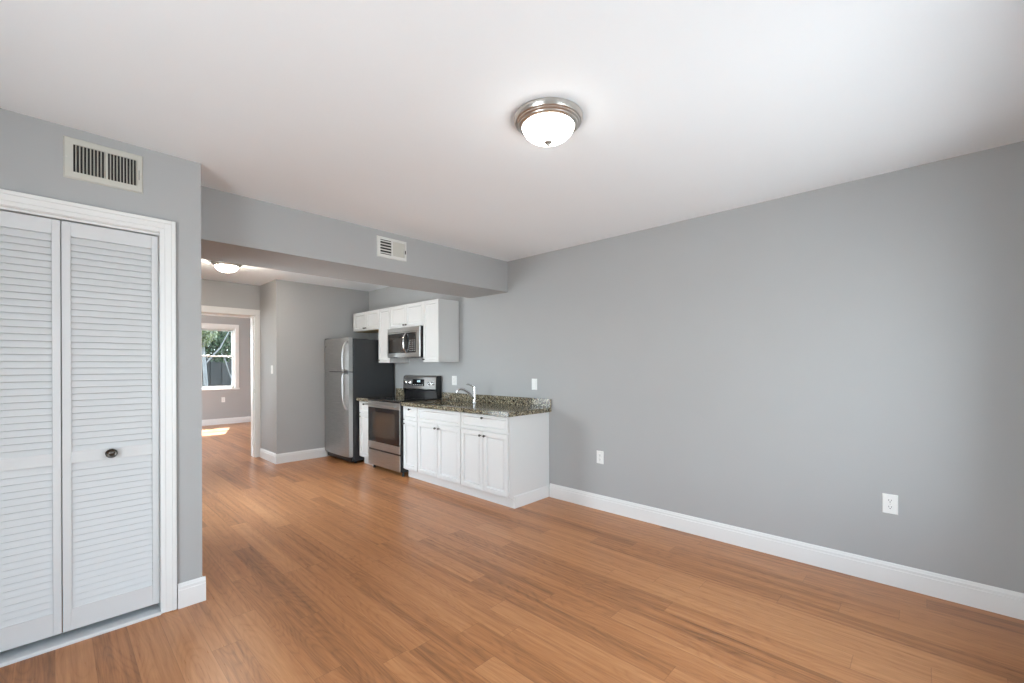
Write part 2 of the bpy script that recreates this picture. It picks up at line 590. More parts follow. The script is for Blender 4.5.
# kitchen far wall, hall side, and the wall with the bedroom doorway
struct('wall_kitchen', box(B(), XP, XW, YF, YF + .12, 0, 2.6), WALL)
struct('wall_hall', box(B(), XP, XP + .12, YF + .12, YD, 0, 2.6), WALL)
DX0, DX1, DZ = 1.20, 2.038, 2.090
bm = B()
box(bm, 0.2, DX0, YD, YD + .20, 0, 2.6)
box(bm, DX1, 4.25, YD, YD + .20, 0, 2.6)
box(bm, DX0, DX1, YD, YD + .20, DZ, 2.6)
struct('wall_doorway', bm, WALL)
struct('wall_hall_left', box(B(), 0.2, 0.32, YF - .6, YD, 0, 2.6), WALL)
struct('wall_hall_return', box(B(), 0.2, XC, YF - .72, YF - .6, 0, 2.6), WALL)
# bedroom
WX0, WX1, WZ0, WZ1 = 2.25, 2.95, 0.83, 2.25
bm = B()
box(bm, -1.0, .5, YR, YR + .15, 0, 2.6); box(bm, 2.0, WX0, YR, YR + .15, 0, 2.6); box(bm, .5, 2.0, YR, YR + .15, 0, .6); box(bm, .5, 2.0, YR, YR + .15, 2.25, 2.6); box(bm, WX1, 4.25, YR, YR + .15, 0, 2.6)
box(bm, WX0, WX1, YR, YR + .15, 0, WZ0); box(bm, WX0, WX1, YR, YR + .15, WZ1, 2.6)
struct('wall_bedroom_far', bm, WALL)
struct('wall_bedroom_right', box(B(), 4.1, 4.25, YD, YR, 0, 2.6), WALL)
bm = B()
box(bm, -1.0, -.85, YD, 8.6, 0, 2.6); box(bm, -1.0, -.85, 10.4, YR, 0, 2.6); box(bm, -1.0, -.85, 8.6, 10.4, 0, .6); box(bm, -1.0, -.85, 8.6, 10.4, 2.25, 2.6)
struct('wall_bedroom_left', bm, WALL)
wt = thing('window_7', (-.95, 9.5, .6), kind='structure')  # unseen side window added to brighten the bedroom far wall
bm = B()
for (p, q, r_, s_) in ((8.6, 8.65, .6, 2.25), (10.35, 10.4, .6, 2.25), (9.47, 9.53, .6, 2.25), (8.6, 10.4, .6, .65), (8.6, 10.4, 2.20, 2.25), (8.6, 10.4, 1.4, 1.44)):
    box(bm, -.97, -.93, p, q, r_, s_)
obj('window_frame', bm, TRIM, wt)
obj('pane', box(B(), -.952, -.948, 8.63, 10.37, .63, 2.22), PANE, wt)
struct('ceiling_bedroom', box(B(), -1.0, 4.25, YD + .20, YR + .15, 2.5, 2.6), CEIL)

BASEP = [(0, 0), (.0145, 0), (.0145, .098), (.0115, .101), (.0115, .116), (.0085, .120), (.0065, .128), (.003, .134), (0, .134)]


def baseboard(name, a, b, n):
    """a->b along the wall foot, n = direction out of the wall (unit axis vector)"""
    bm = B()
    a, b, n = Vector((*a, 0)), Vector((*b, 0)), Vector((*n, 0))
    A = [bm.verts.new(a + n * p + Vector((0, 0, z))) for p, z in BASEP]
    Bv = [bm.verts.new(b + n * p + Vector((0, 0, z))) for p, z in BASEP]
    k = len(A)
    bm.faces.new(A); bm.faces.new(Bv[::-1])
    for i in range(k): bm.faces.new([A[i], Bv[i], Bv[(i + 1) % k], A[(i + 1) % k]])
    return struct(name, bm, TRIM)


baseboard('baseboard_right', (XW, YB), (XW, 2.742), (-1, 0))
baseboard('baseboard_closet', (.462, YC), (XC + .0145, YC), (0, -1))
baseboard('baseboard_closet_left', (XL, YC), (OX0 - .074, YC), (0, -1))
baseboard('baseboard_closet_end', (XC, YC), (XC, YF - .75), (1, 0))
baseboard('baseboard_kitchen', (XP - .0145, YF), (XW, YF), (0, -1))
baseboard('baseboard_hall', (XP, YF), (XP, YD), (-1, 0))
baseboard('baseboard_bedroom', (-.8, YR), (4.1, YR), (0, -1))
baseboard('baseboard_back', (XL, YB), (XW, YB), (0, 1))


def casing(name, x0, x1, zt, y, wd, sgn=-1, w0=.066, xmax=99):
    """door casing around an opening x0..x1 up to zt; stepped profile facing -y"""
    steps = [(0, w0, .010), (w0 * .30, w0, .014), (w0 * .72, w0, .019)]
    bm = B()
    for a, b, t in steps:
        y0, y1 = sorted((y, y + sgn * t))
        for s, xe in ((-1, x0), (1, x1)):
            xa, xb = sorted((xe + s * a, xe + s * b))
            box(bm, xa, min(xb, xmax), y0, y1, 0.004, zt + b, bev=.0018, seg=1)
        box(bm, x0 - a, min(x1 + a, xmax), y0, y1, zt + a, zt + b, bev=.0018, seg=1)
    return struct(name, bm, TRIM)


casing('trim_1', OX0 - .004, OX1 - .006, OZ - .001, YC, .0, w0=.067)
casing('trim_2', DX0, DX1 - .004, DZ, YD, 0, w0=.068, xmax=XP - .001)
bm = B()                                   # door jamb linings
box(bm, DX1 - .018, DX1, YD - .002, YD + .202, 0, DZ); box(bm, DX0, DX0 + .018, YD - .002, YD + .202, 0, DZ)
box(bm, DX0, DX1, YD - .002, YD + .202, DZ - .018, DZ)
box(bm, DX1 - .030, DX1 - .018, YD + .05, YD + .09, 0, DZ)
struct('trim_3', bm, TRIM)
bm = B()
box(bm, OX1 - .006, OX1, YC - .002, YC + .117, 0, OZ); box(bm, OX0, OX0 + .006, YC - .002, YC + .117, 0, OZ)
box(bm, OX0, OX1, YC - .002, YC + .117, OZ - .003, OZ)
struct('trim_4', bm, TRIM)
struct('trim_5', box(B(), OX0 + .004, OX1 - .004, YC + .016, YC + .05, OZ - .014, OZ - .003), TRIM)      # door track
bm = B()
box(bm, OX0 + .006, OX1 - .006, YC - .016, YC + .115, 0, .018, bev=.003)
struct('trim_6', bm, THRESH)
# strike plate on the door jamb
sp = obj('strike_plate', box(B(), DX1 - .0205, DX1 - .018, YD + .005, YD + .035, .94, 1.0), NICKEL,
         label='small nickel strike plate on the right jamb of the bedroom doorway', category='door hardware')

# bedroom window (window_1)
wt = thing('window_1', ((WX0 + WX1) / 2, YR, WZ0), kind='structure')
bm = B()
box(bm, WX0 - .07, WX0 + .005, YR - .018, YR, WZ0 - .03, WZ1 + .07, bev=.003)
box(bm, WX1 - .005, WX1 + .07, YR - .018, YR, WZ0 - .03, WZ1 + .07, bev=.003)
box(bm, WX0 - .07, WX1 + .07, YR - .020, YR, WZ1 - .005, WZ1 + .07, bev=.003)
obj('window_casing', bm, TRIM, wt)
obj('window_sill', box(B(), WX0 - .08, WX1 + .08, YR - .04, YR + .05, WZ0 - .035, WZ0 + .005, bev=.004), TRIM, wt)
bm = B()
for (p, q, r_, s_) in ((WX0, WX0 + .02, WZ0, WZ1), (WX1 - .02, WX1, WZ0, WZ1), (WX0, WX1, WZ1 - .02, WZ1)):
    box(bm, p, q, YR, YR + .15, r_, s_)
obj('window_frame', bm, TRIM, wt)
ZM = 1.575
for nm, za, zb, y in (('sash', WZ0, ZM + .018, YR + .05), ('sash', ZM - .018, WZ1 - .02, YR + .085)):
    bm = B(); t = .042
    box(bm, WX0 + .015, WX0 + .015 + t, y, y + .03, za, zb, bev=.003); box(bm, WX1 - .015 - t, WX1 - .015, y, y + .03, za, zb, bev=.003)
    box(bm, WX0 + .02, WX1 - .02, y, y + .03, za, za + (.05 if za < 1 else .036), bev=.003); box(bm, WX0 + .02, WX1 - .02, y, y + .03, zb - .036, zb, bev=.003)
    so = obj(nm, bm, TRIM, wt)
    obj('pane', box(B(), WX0 + .05, WX1 - .05, y + .012, y + .016, za + .03, zb - .03), PANE, so)
bt = thing('window_blind', ((WX0 + WX1) / 2, YR + .025, WZ1 - .1), 'white mini blind pulled all the way up at the top of the bedroom window', 'window blind')
obj('head_rail', box(B(), WX0 + .024, WX1 - .024, YR + .008, YR + .04, WZ1 - .05, WZ1 - .022, bev=.002), TRIM, bt)
bm = B()
for k in range(9): box(bm, WX0 + .028, WX1 - .028, YR + .012, YR + .037, WZ1 - .054 - k * .003, WZ1 - .0525 - k * .003)
obj('slat_stack', bm, TRIM, bt)
obj('bottom_rail', box(B(), WX0 + .026, WX1 - .026, YR + .012, YR + .037, WZ1 - .092, WZ1 - .080, bev=.002), TRIM, bt)

wt = thing('window_5', (1.25, YR, .6), kind='structure')  # extra bedroom window outside the sightline, added for more light in there
bm = B()
for (p, q, r_, s_) in ((.5, .56, .6, 2.25), (1.94, 2.0, .6, 2.25), (1.22, 1.28, .6, 2.25), (.5, 2.0, .6, .66), (.5, 2.0, 2.19, 2.25), (.5, 2.0, 1.40, 1.45)):
    box(bm, p, q, YR + .05, YR + .09, r_, s_)
obj('window_frame', bm, TRIM, wt)
obj('pane', box(B(), .52, 1.98, YR + .066, YR + .070, .62, 2.23), PANE, wt)

# ------------------------------------------------------------------ closet bifold door
dr = thing('door_1', ((OX0 + OX1) / 2, YC + .03, .05), kind='structure')
LY0, LY1 = YC + .020, YC + .048


def leaf(x0, x1, s0, s1):
    """louvred leaf: stiles s0/s1 wide, slats in two fields"""
    zb, zt = .053, 2.024
    bm = B()
    box(bm, x0, x0 + s0, LY0, LY1, zb, zt, bev=.0015, seg=1)
    box(bm, x1 - s1, x1, LY0, LY1, zb, zt, bev=.0015, seg=1)
    for a, b in ((zb, .158), (.858, .914), (1.955, zt)):
        box(bm, x0 + s0, x1 - s1, LY0 + .002, LY1 - .002, a, b)
    lf = obj('door_panel', bm, DOORW, dr)
    for a, b in ((.158, .858), (.914, 1.955)):
        bm = B()
        n = round((b - a) / .0316)
        p = (b - a) / n
        for k in range(n):
            z = a + (k + .5) * p
            # tilted slat, lower edge towards the room
            y_f, y_b = LY0 + .0045, LY1 - .004
            hz = p * .62
            pts = [(y_f, z - hz), (y_f + .0045, z - hz - .002), (y_b + .001, z + hz - .003), (y_b - .003, z + hz)]
            prism(bm, pts, 'X', x0 + s0 - .001, x1 - s1 + .001)
        obj('louver_slats', bm, DOORW, lf)
    return lf


leaf(-.352, .0222, .030, .029)
rl = leaf(.0255, .3885, .031, .030)
bm = B()
lathe(bm, [(.0, 0), (.010, 0), (.009, .010), (.012, .016), (.022, .020), (.0235, .024), (.020, .029), (.017, .027), (.012, .026), (.008, .029), (0, .030)], (.198, LY0 + .002, .889), (0, -1, 0), 32)
obj('door_knob', bm, KNOB, rl, True, label='round dark metal pull knob')

# ------------------------------------------------------------------ vents
v = thing('air_vent', (.178, YC, 2.23), 'cream steel air vent with vertical slots high above the louvered closet doors', 'air vent')
VX0, VX1, VZ0, VZ1 = .032, .324, 2.229, 2.427
panel_prof = [(0, .001), (.006, .006), (.018, .007)]
bm = B()
yv = YC
x_a, x_b, zz0, zz1 = .066, .300, 2.263, 2.395
# face plate as a ring around the slot field
def ring(bm, X0, X1, Z0, Z1, a0, a1, c0, c1, y, t):
    out0 = [(X0, Z0), (X1, Z0), (X1, Z1), (X0, Z1)]
    out1 = [(X0 + .006, Z0 + .006), (X1 - .006, Z0 + .006), (X1 - .006, Z1 - .006), (X0 + .006, Z1 - .006)]
    inn = [(a0, c0), (a1, c0), (a1, c1), (a0, c1)]
    L0 = [bm.verts.new((x, y, z)) for x, z in out0]
    L1 = [bm.verts.new((x, y - t, z)) for x, z in out1]
    L2 = [bm.verts.new((x, y - t, z)) for x, z in inn]
    L3 = [bm.verts.new((x, y, z)) for x, z in inn]
    for A, C in ((L0, L1), (L1, L2), (L2, L3), (L3, L0)):
        for k in range(4): bm.faces.new([A[k], A[(k + 1) % 4], C[(k + 1) % 4], C[k]])
ring(bm, VX0, VX1, VZ0, VZ1, x_a, x_b, zz0, zz1, yv, .008)
box(bm, .1795, .1885, yv - .008, yv - .001, zz0, zz1)
obj('face_plate', bm, VENT, v)
bm = B()
for (a, b) in ((x_a, .1795), (.1885, x_b)):
    n = 9; p = (b - a) / n
    for k in range(n + 1):
        x = a + k * p
        if k == 0: continue
        pts = [(x - .0055, yv - .0075), (x - .0035, yv - .0085), (x + .000, yv - .001), (x - .002, yv - .0005)]
        prism(bm, pts, 'Z', zz0, zz1)
obj('louver_slats', bm, VENT, v)
obj('duct_backing', box(B(), x_a - .01, x_b + .01, yv - .0012, yv - .0002, zz0 - .01, zz1 + .01), DARK, v)
for x in (.043, .314):
    obj('screw', lathe(B(), [(.0038, 0), (.0038, .0015), (0, .0025)], (x, yv - .0078, 2.328), (0, -1, 0), 12), NICKEL, v, True)
obj('damper_lever', box(B(), .3060, .3080, yv - .0095, yv - .007, 2.295, 2.345), SLOT, v)

v = thing('air_vent', (2.01, YH, 2.245), 'small white air vent with horizontal louvers on the ceiling beam', 'air vent')
bm = B()
VX0, VX1, VZ0, VZ1 = 1.868, 2.156, 2.248, 2.424
ring(bm, VX0, VX1, VZ0, VZ1, 1.897, 2.131, 2.276, 2.400, YH, .008)
box(bm, 2.003, 2.015, YH - .008, YH - .001, 2.276, 2.400)
obj('face_plate', bm, VENT2, v)
obj('duct_backing', box(B(), 1.89, 2.14, YH - .0012, YH - .0002, 2.27, 2.41), DARK, v)
bm = B()
for k in range(5):
    z = 2.276 + .124 * (k + .5) / 5
    prism(bm, [(YH - .008, z - .002), (YH - .0065, z - .006), (YH - .001, z + .003), (YH - .002, z + .006)], 'X', 1.897, 2.003)
obj('louver_slats', bm, VENT2, v)
obj('damper_plate', box(B(), 2.0155, 2.128, YH - .0055, YH - .0015, 2.278, 2.398), VENT, v, label='closed flat half of the vent')
obj('damper_lever', box(B(), 2.136, 2.139, YH - .018, YH - .007, 2.31, 2.34), SLOT, v)

# ------------------------------------------------------------------ ceiling lights


def ceiling_light(x, y, z, r, label, glass):
    t = thing('ceiling_light', (x, y, z), label, 'ceiling light', 'domed flush ceiling lights')
    k = r / .165
    bm = B()
    lathe(bm, [(.152 * k, -.001), (.163 * k, .001), (.165 * k, .006), (.163 * k, .014), (.157 * k, .026), (.150 * k, .029), (.149 * k, .033), (.142 * k, .037),
               (.140 * k, .042), (.132 * k, .046), (.126 * k, .047), (.124 * k, .045), (.124 * k, .030)], (x, y, z - .0005), (0, 0, -1), 64)
    obj('trim_ring', bm, NICKEL, t, True)
    prof = []
    for i in range(17):
        a = i / 16 * math.pi / 2
        rr_ = .1235 * k * math.cos(a) ** 0.88 if i < 16 else 0.0
        prof.append((rr_, .040 + .076 * k * (math.sin(a) * .8 + (i / 16) * .2)))
    obj('glass_dome', lathe(B(), prof, (x, y, z), (0, 0, -1), 64), glass, t, True)
    zb = .040 + .076 * k
    obj('finial', lathe(B(), [(.016, -.004), (.019, .000), (.017, .004), (.009, .007), (.006, .010), (.0075, .014), (.005, .018), (0, .020)], (x, y, z - zb + .001), (0, 0, -1), 24), FINIAL, t, True)
    return t


ceiling_light(1.582, 1.262, ZC, .160, 'nickel rimmed domed ceiling light lit in the main room', LAMP_A)
ceiling_light(1.36, 5.78, ZK, .150, 'smaller looking lit dome light on the kitchen ceiling behind the beam', LAMP_B)

# ------------------------------------------------------------------ outlets and switches (on the right wall and others)


def frame_pt(n):
    """wall plate frame: returns u, v, n vectors for a plate on a wall with outward normal n"""
    n = Vector(n); v_ = Vector((0, 0, 1)); u = v_.cross(n)
    return u, v_, n


def plate(name, c, n, label, cat, kinds, w_=.072, h_=.116, group=None):
    u, v_, n = frame_pt(n)
    c = Vector(c)
    t = thing(name, c - v_ * h_ / 2, label, cat, group)
    bm = B()
    panel(bm, c - u * w_ / 2 - v_ * h_ / 2, u, v_, n, w_, h_, 0.0, [(0, .002), (.0015, .0045), (.004, .0055)])
    obj('wall_plate', bm, PLATE, t)
    for kd in kinds:
        if kd == 'duplex':
            for s in (1, -1):
                cc = c + v_ * .0195 * s + n * .0052
                rc = obj('receptacle', lathe(B(), [(.0165, 0), (.0165, .0012), (.0155, .002), (0, .002)], cc, n, 24), PLATE, t)
                bm = B()
                for du, dv, hw, hh in ((-.006, .004, .0012, .0045), (.006, .004, .0012, .0038), (0, -.0065, .0022, .0025)):
                    p0 = cc + u * (du - hw) + v_ * (dv - hh) + n * .0021
                    panel(bm, p0, u, v_, n, hw * 2, hh * 2, 0.0, [(0, .0003)])
                obj('socket_slots', bm, SLOT, rc)
            obj('screw', lathe(B(), [(.003, 0), (.003, .001), (0, .0014)], c + n * .0053, n, 12), NICKEL, t, True)
        elif kd == 'rocker':
            bm = B()
            panel(bm, c - u * .0165 - v_ * .033 + n * .005, u, v_, n, .033, .066, 0.0, [(0, .0015), (.002, .0035)])
            obj('rocker', bm, PLATE, t)
            bm = B()
            panel(bm, c - u * .0185 - v_ * .035 + n * .0052, u, v_, n, .037, .070, 0.0, [(0, .0004)])
            obj('rocker_surround', bm, VENT2, t)
        elif kd == 'toggle':
            obj('switch_toggle', box(B(), c.x - .012 if abs(n.x) > .5 else c.x - .004, c.x + .004, c.y - .004, c.y + .004, c.z - .003, c.z + .012), PLATE, t)
        elif kd == 'jack':
            obj('jack', lathe(B(), [(.008, 0), (.008, .002), (.005, .004), (0, .004)], c + n * .0052 - v_ * .01, n, 16), NICKEL, t, True)
    return t


plate('wall_outlet', (XW, .147, .485), (-1, 0, 0), 'white duplex wall outlet low on the right wall, nearest the camera', 'outlet', ['duplex'])
plate('wall_outlet', (XW, 2.157, .480), (-1, 0, 0), 'white wall outlet low on the grey wall just beside the end of the cabinets', 'outlet', ['duplex'])
plate('light_switch', (XW, 2.945, 1.130), (-1, 0, 0), 'white rocker switch above the right end of the granite backsplash', 'light switch', ['rocker'])
plate('wall_outlet', (XW, 4.262, 1.143), (-1, 0, 0), 'white outlet plate above the backsplash between stove and faucet', 'outlet', ['duplex'], w_=.09)
plate('light_switch', (XP, 6.57, 1.285), (-1, 0, 0), 'white light switch on the narrow hall wall beside the bedroom doorway', 'light switch', ['toggle'])
plate('wall_outlet', (2.70, YR, .565), (0, -1, 0), 'white outlet on the bedroom wall below the window', 'outlet', ['duplex'])

# ------------------------------------------------------------------ cabinets
DPROF = [(0, -.002), (.002, 0), (.045, 0), (.051, -.012), (.059, -.015), (.066, -.010)]
WPROF = [(0, -.002), (.002, 0), (.041, 0), (.047, -.012), (.055, -.015), (.062, -.010)]
SPROF = [(0, -.002), (.002, 0), (.028, 0), (.032, -.011), (.038, -.014), (.044, -.010)]
KP = [(.006, 0), (.005, .006), (.005, .010), (.010, .014), (.0125, .019), (.011, .024), (.005, .026), (0, .0265)]


def knob(x, y, z, parent):
    return obj('knob', lathe(B(), KP, (x, y, z), (-1, 0, 0), 20), KNOB, parent, True)


def front(name, X, y0, y1, z0, z1, parent, prof=DPROF, T=.018):
    """door/drawer front on plane X facing -x"""
    bm = B()
    W, H = y1 - y0, z1 - z0
    m = min(W, H)
    if m < .2 and prof is DPROF: prof = SPROF
    panel(bm, (X, y1, z0), (0, -1, 0), (0, 0, 1), (-1, 0, 0), W, H, T, prof)
    return obj(name, bm, CAB, parent)


XFB = 2.853          # face of base doors
XCB = 2.872          # carcass face
XTK = 2.926          # toe kick


def base_cabinet(y0, y1, label, doors, drawer='drawer', dk=.820, end=False, group='white base cabinets under the granite worktop'):
    t = thing('base_cabinet', ((XCB + XW) / 2, (y0 + y1) / 2, 0), label, 'cabinet', group)
    bm = B()
    if dk:
        box(bm, XCB, XW - .003, y0, y1, .100, .8570)
    else:                                  # sink base: open on top round the basin
        box(bm, XCB, XW - .003, y0, y1, .100, .640)
        box(bm, XCB, XCB + .018, y0, y1, .640, .857); box(bm, XW - .021, XW - .003, y0, y1, .640, .857)
        box(bm, XCB + .018, XW - .021, y0, y0 + .018, .640, .857); box(bm, XCB + .018, XW - .021, y1 - .018, y1, .640, .857)
    obj('body', bm, CAB, t)
    obj('toe_kick', box(B(), XTK, XTK + .018, y0, y1, 0.001, .0995), CAB, t)
    g = .005
    d = front(drawer, XFB, y0 + g, y1 - g, .700, .848, t)
    if dk: knob(XFB, (y0 + y1) / 2, .783 if dk is 0 else dk, d)
    W = (y1 - y0 - 2 * g - (doors - 1) * .006) / doors
    for k in range(doors):
        a = y0 + g + k * (W + .006)
        dd = front('door', XFB, a, a + W, .112, .688, t)
        if doors == 2: ky = a + W - .028 if k == 0 else a + .028
        else: ky = a + W - .028
        knob(XFB, ky, .648, dd)
    return t


y0e = 2.758
c0 = base_cabinet(y0e, 3.436, 'white base cabinet at the free right end, two doors under one knobbed drawer', 2)
obj('end_panel', box(B(), XCB - .004, XW - .003, y0e - .006, y0e - .0005, .100, .8570), CAB, c0)
# skirting board across the end of the cabinet
bm = B()
prism(bm, [(y0e - .0005, .001), (y0e - .013, .001), (y0e - .013, .108), (y0e - .008, .116), (y0e - .0005, .120)], 'X', XTK, XW - .016)
obj('skirting', bm, TRIM, c0)
base_cabinet(3.437, 4.200, 'white sink base cabinet with two doors under a plain false drawer front', 2, 'drawer_front', dk=False)
base_cabinet(4.201, 4.492, 'narrow white base cabinet with one door, right of the stove', 1)
base_cabinet(5.272, 5.572, 'narrow white base cabinet squeezed between stove and refrigerator', 1)

# worktops
WXF = 2.822
SX0, SX1, SY0, SY1 = 2.915, 3.215, 3.56, 4.10
wtop = thing('worktop', ((WXF + XW) / 2, 3.6, .865), 'long speckled granite worktop with the sink cut into it', 'countertop', 'granite worktops')
bm = B()
TY0, TY1 = 2.722, 4.494
for (a, b, c, d) in ((WXF, SX0, TY0, TY1), (SX1, XW - .001, TY0, TY1), (SX0, SX1, TY0, SY0), (SX0, SX1, SY1, TY1)):
    box(bm, a, b, c, d, .858, .900)
bmesh.ops.remove_doubles(bm, verts=bm.verts, dist=1e-5)
obj('slab', bm, GRANITE, wtop)
obj('backsplash', box(B(), XW - .021, XW - .001, TY0, TY1, .9005, .988, bev=.002), GRANITE, wtop)
wt2 = thing('worktop', ((WXF + XW) / 2, 5.42, .865), 'short strip of granite worktop between stove and refrigerator', 'countertop', 'granite worktops')
obj('slab', box(B(), WXF, XW - .001, 5.270, 5.585, .858, .900, bev=.002), GRANITE, wt2)
obj('backsplash', box(B(), XW - .021, XW - .001, 5.270, 5.585, .9005, 1.006, bev=.002), GRANITE, wt2)

# sink
sk = thing('kitchen_sink', ((SX0 + SX1) / 2, (SY0 + SY1) / 2, .72), 'stainless undermount sink set in the long granite worktop', 'sink')
bm = B()
def rloop(bm, ins, z, r=.05, seg=5):
    vs = []
    x0, x1, y0, y1 = SX0 + ins, SX1 - ins, SY0 + ins, SY1 - ins
    for cx, cy, a0 in ((x1 - r, y1 - r, 0), (x0 + r, y1 - r, 90), (x0 + r, y0 + r, 180), (x1 - r, y0 + r, 270)):
        for k in range(seg + 1):
            a = math.radians(a0 + 90 * k / seg)
            vs.append(bm.verts.new((cx + r * math.cos(a), cy + r * math.sin(a), z)))
    return vs
Ls = [rloop(bm, -.0, .8572, .02), rloop(bm, .004, .8572, .04), rloop(bm, .008, .74), rloop(bm, .03, .722), rloop(bm, .08, .718)]
for A, C in zip(Ls, Ls[1:]):
    for k in range(len(A)): bm.faces.new([A[k], A[(k + 1) % len(A)], C[(k + 1) % len(A)], C[k]])
bm.faces.new(Ls[-1])
obj('basin', bm, STEEL, sk, True)
obj('drain', lathe(B(), [(.04, 0), (.042, .003), (.03, .003), (.02, .001), (0, .001)], ((SX0 + SX1) / 2, (SY0 + SY1) / 2, .719), (0, 0, 1), 24), CHROME, sk, True)

# faucet
fx, fy = 3.285, 3.705
fc = thing('faucet', (fx, fy, .9), 'chrome single lever faucet with arched spout behind the sink', 'faucet')
obj('base_flange', lathe(B(), [(.030, 0.0005), (.030, .006), (.022, .012), (0, .012)], (fx, fy, .9), (0, 0, 1), 28), CHROME, fc, True)
obj('body', lathe(B(), [(.021, .010), (.018, .02), (.0165, .12), (.0175, .17), (.0165, .19), (0, .195)], (fx, fy, .9), (0, 0, 1), 28), CHROME, fc, True)
sp_pts = curve_pts([(fx - .005, fy, .955), (fx - .06, fy + .012, 1.015), (fx - .135, fy + .03, 1.062), (fx - .185, fy + .042, 1.068), (fx - .212, fy + .048, 1.045), (fx - .214, fy + .049, 1.030)], 25)
obj('spout', tube(B(), sp_pts, [.0155] * 12 + [.014] * (len(sp_pts) - 12), 14), CHROME, fc, True)
obj('lever_handle', tube(B(), curve_pts([(fx, fy, 1.088), (fx - .03, fy + .006, 1.104), (fx - .075, fy + .016, 1.116), (fx - .10, fy + .022, 1.117)], 12), [.014] * 4 + [.009] * 9, 12, 1.0), CHROME, fc, True)

# wall cabinets
XFU = 3.138
XCU = 3.157


def wall_cabinet(y0, y1, z0, doors, label, z1=2.128, knobs=True, kn_side=0, body=CAB):
    t = thing('wall_cabinet', ((XCU + XW) / 2, (y0 + y1) / 2, z0), label, 'cabinet', 'white wall cabinets under the kitchen ceiling')
    obj('body', box(B(), XCU, XW - .001, y0 + .0005, y1 - .0005, z0, z1), body, t)
    W = (y1 - y0 - .005 - (doors - 1) * .004) / doors
    for k in range(doors):
        a = y0 + .0025 + k * (W + .004)
        dd = front('door', XFU, a, a + W, z0 + .003, z1 - .004, t, WPROF)
        if knobs:
            ky = (a + W - .024 if k == 0 else a + .024) if doors == 2 else a + W - .024
            knob(XFU, ky, z0 + .034, dd)
    # light crown edge
    return t


wall_cabinet(4.172, 4.486, 1.373, 1, 'tall white wall cabinet at the right end, beside the microwave')
wall_cabinet(4.487, 5.262, 1.826, 2, 'short two door white wall cabinet directly over the microwave')
wall_cabinet(5.263, 5.560, 1.373, 1, 'tall narrow white wall cabinet left of the microwave')
u4 = wall_cabinet(5.561, 6.300, 1.850, 2, 'short two door white wall cabinet above the refrigerator')
obj('bottom_panel', box(B(), XCU + .012, XW - .002, 5.575, 6.285, 1.8455, 1.8495), PLY, u4, label='bare tan plywood underside')

# ------------------------------------------------------------------ refrigerator
FY0, FY1 = 5.622, 6.382
FXB, FXD, FT = 2.800, 2.712, 1.712
fr = thing('refrigerator', (3.08, (FY0 + FY1) / 2, 0), 'stainless top freezer refrigerator with charcoal sides against the kitchen corner', 'refrigerator')
obj('body', box(B(), FXB, XW - .03, FY0, FY1, .03, FT - .008, bev=.006), FRSIDE, fr)
obj('base_grille', box(B(), FXB - .03, FXB, FY0 + .01, FY1 - .01, .022, .085, bev=.003), BLACK, fr)
for yy in (FY0 + .05, FY1 - .05):
    for xx in (FXB + .05, XW - .10):
        obj('foot', lathe(B(), [(.018, 0), (.018, .012), (.01, .03), (0, .03)], (xx, yy, 0.0), (0, 0, 1), 14), BLACK, fr, True)


def fridge_door(z0, z1, name):
    bm = B()
    pts = []
    # plan outline: gently bowed front with rounded edges
    n = 14
    for k in range(n + 1):
        t_ = k / n
        y = FY0 + .001 + (FY1 - FY0 - .002) * t_
        bow = .010 * (1 - (2 * t_ - 1) ** 2)
        edge = .010 * (abs(2 * t_ - 1) ** 10)
        pts.append((FXD + .012 - bow + edge, y))
    pts += [(FXB - .012, FY1 - .001), (FXB - .012, FY0 + .001)]
    prism(bm, pts, 'Z', z0, z1)
    d = obj(name, bm, STEEL, fr, True)
    obj('gasket', box(B(), FXB - .0125, FXB - .0005, FY0 + .010, FY1 - .010, z0 + .006, z1 - .006), GASKET, d)
    return d


fd1 = fridge_door(1.255, FT + .004, 'freezer_door')
fd2 = fridge_door(.096, 1.243, 'fridge_door')


def fridge_handle(zj, zf, par):
    # long bow: one end sits at the gap between the doors (zj), the far end (zf) curls back into the door
    hy = FY0 + .040
    x0 = FXD + .010
    s_ = 1 if zf > zj else -1
    pts = curve_pts([(x0, hy, zj), (x0 - .050, hy, zj + s_ * .012), (x0 - .060, hy, zj + s_ * .12), (x0 - .055, hy, (zj + zf * 2) / 3), (x0 - .032, hy, zf - s_ * .04), (x0, hy, zf)], 30)
    obj('handle', tube(B(), pts, .0125, 12, 1.0), STEEL, par, True)


fridge_handle(1.268, 1.66, fd1)
fridge_handle(1.230, .74, fd2)
obj('hinge_cover', box(B(), FXD + .02, FXB + .05, FY1 - .09, FY1 - .01, FT + .0045, FT + .018, bev=.004), BLACK, fr)
obj('badge', box(B(), FXD + .0, FXD + .006, FY1 - .10, FY1 - .06, 1.60, 1.615), CHROME, fd1)

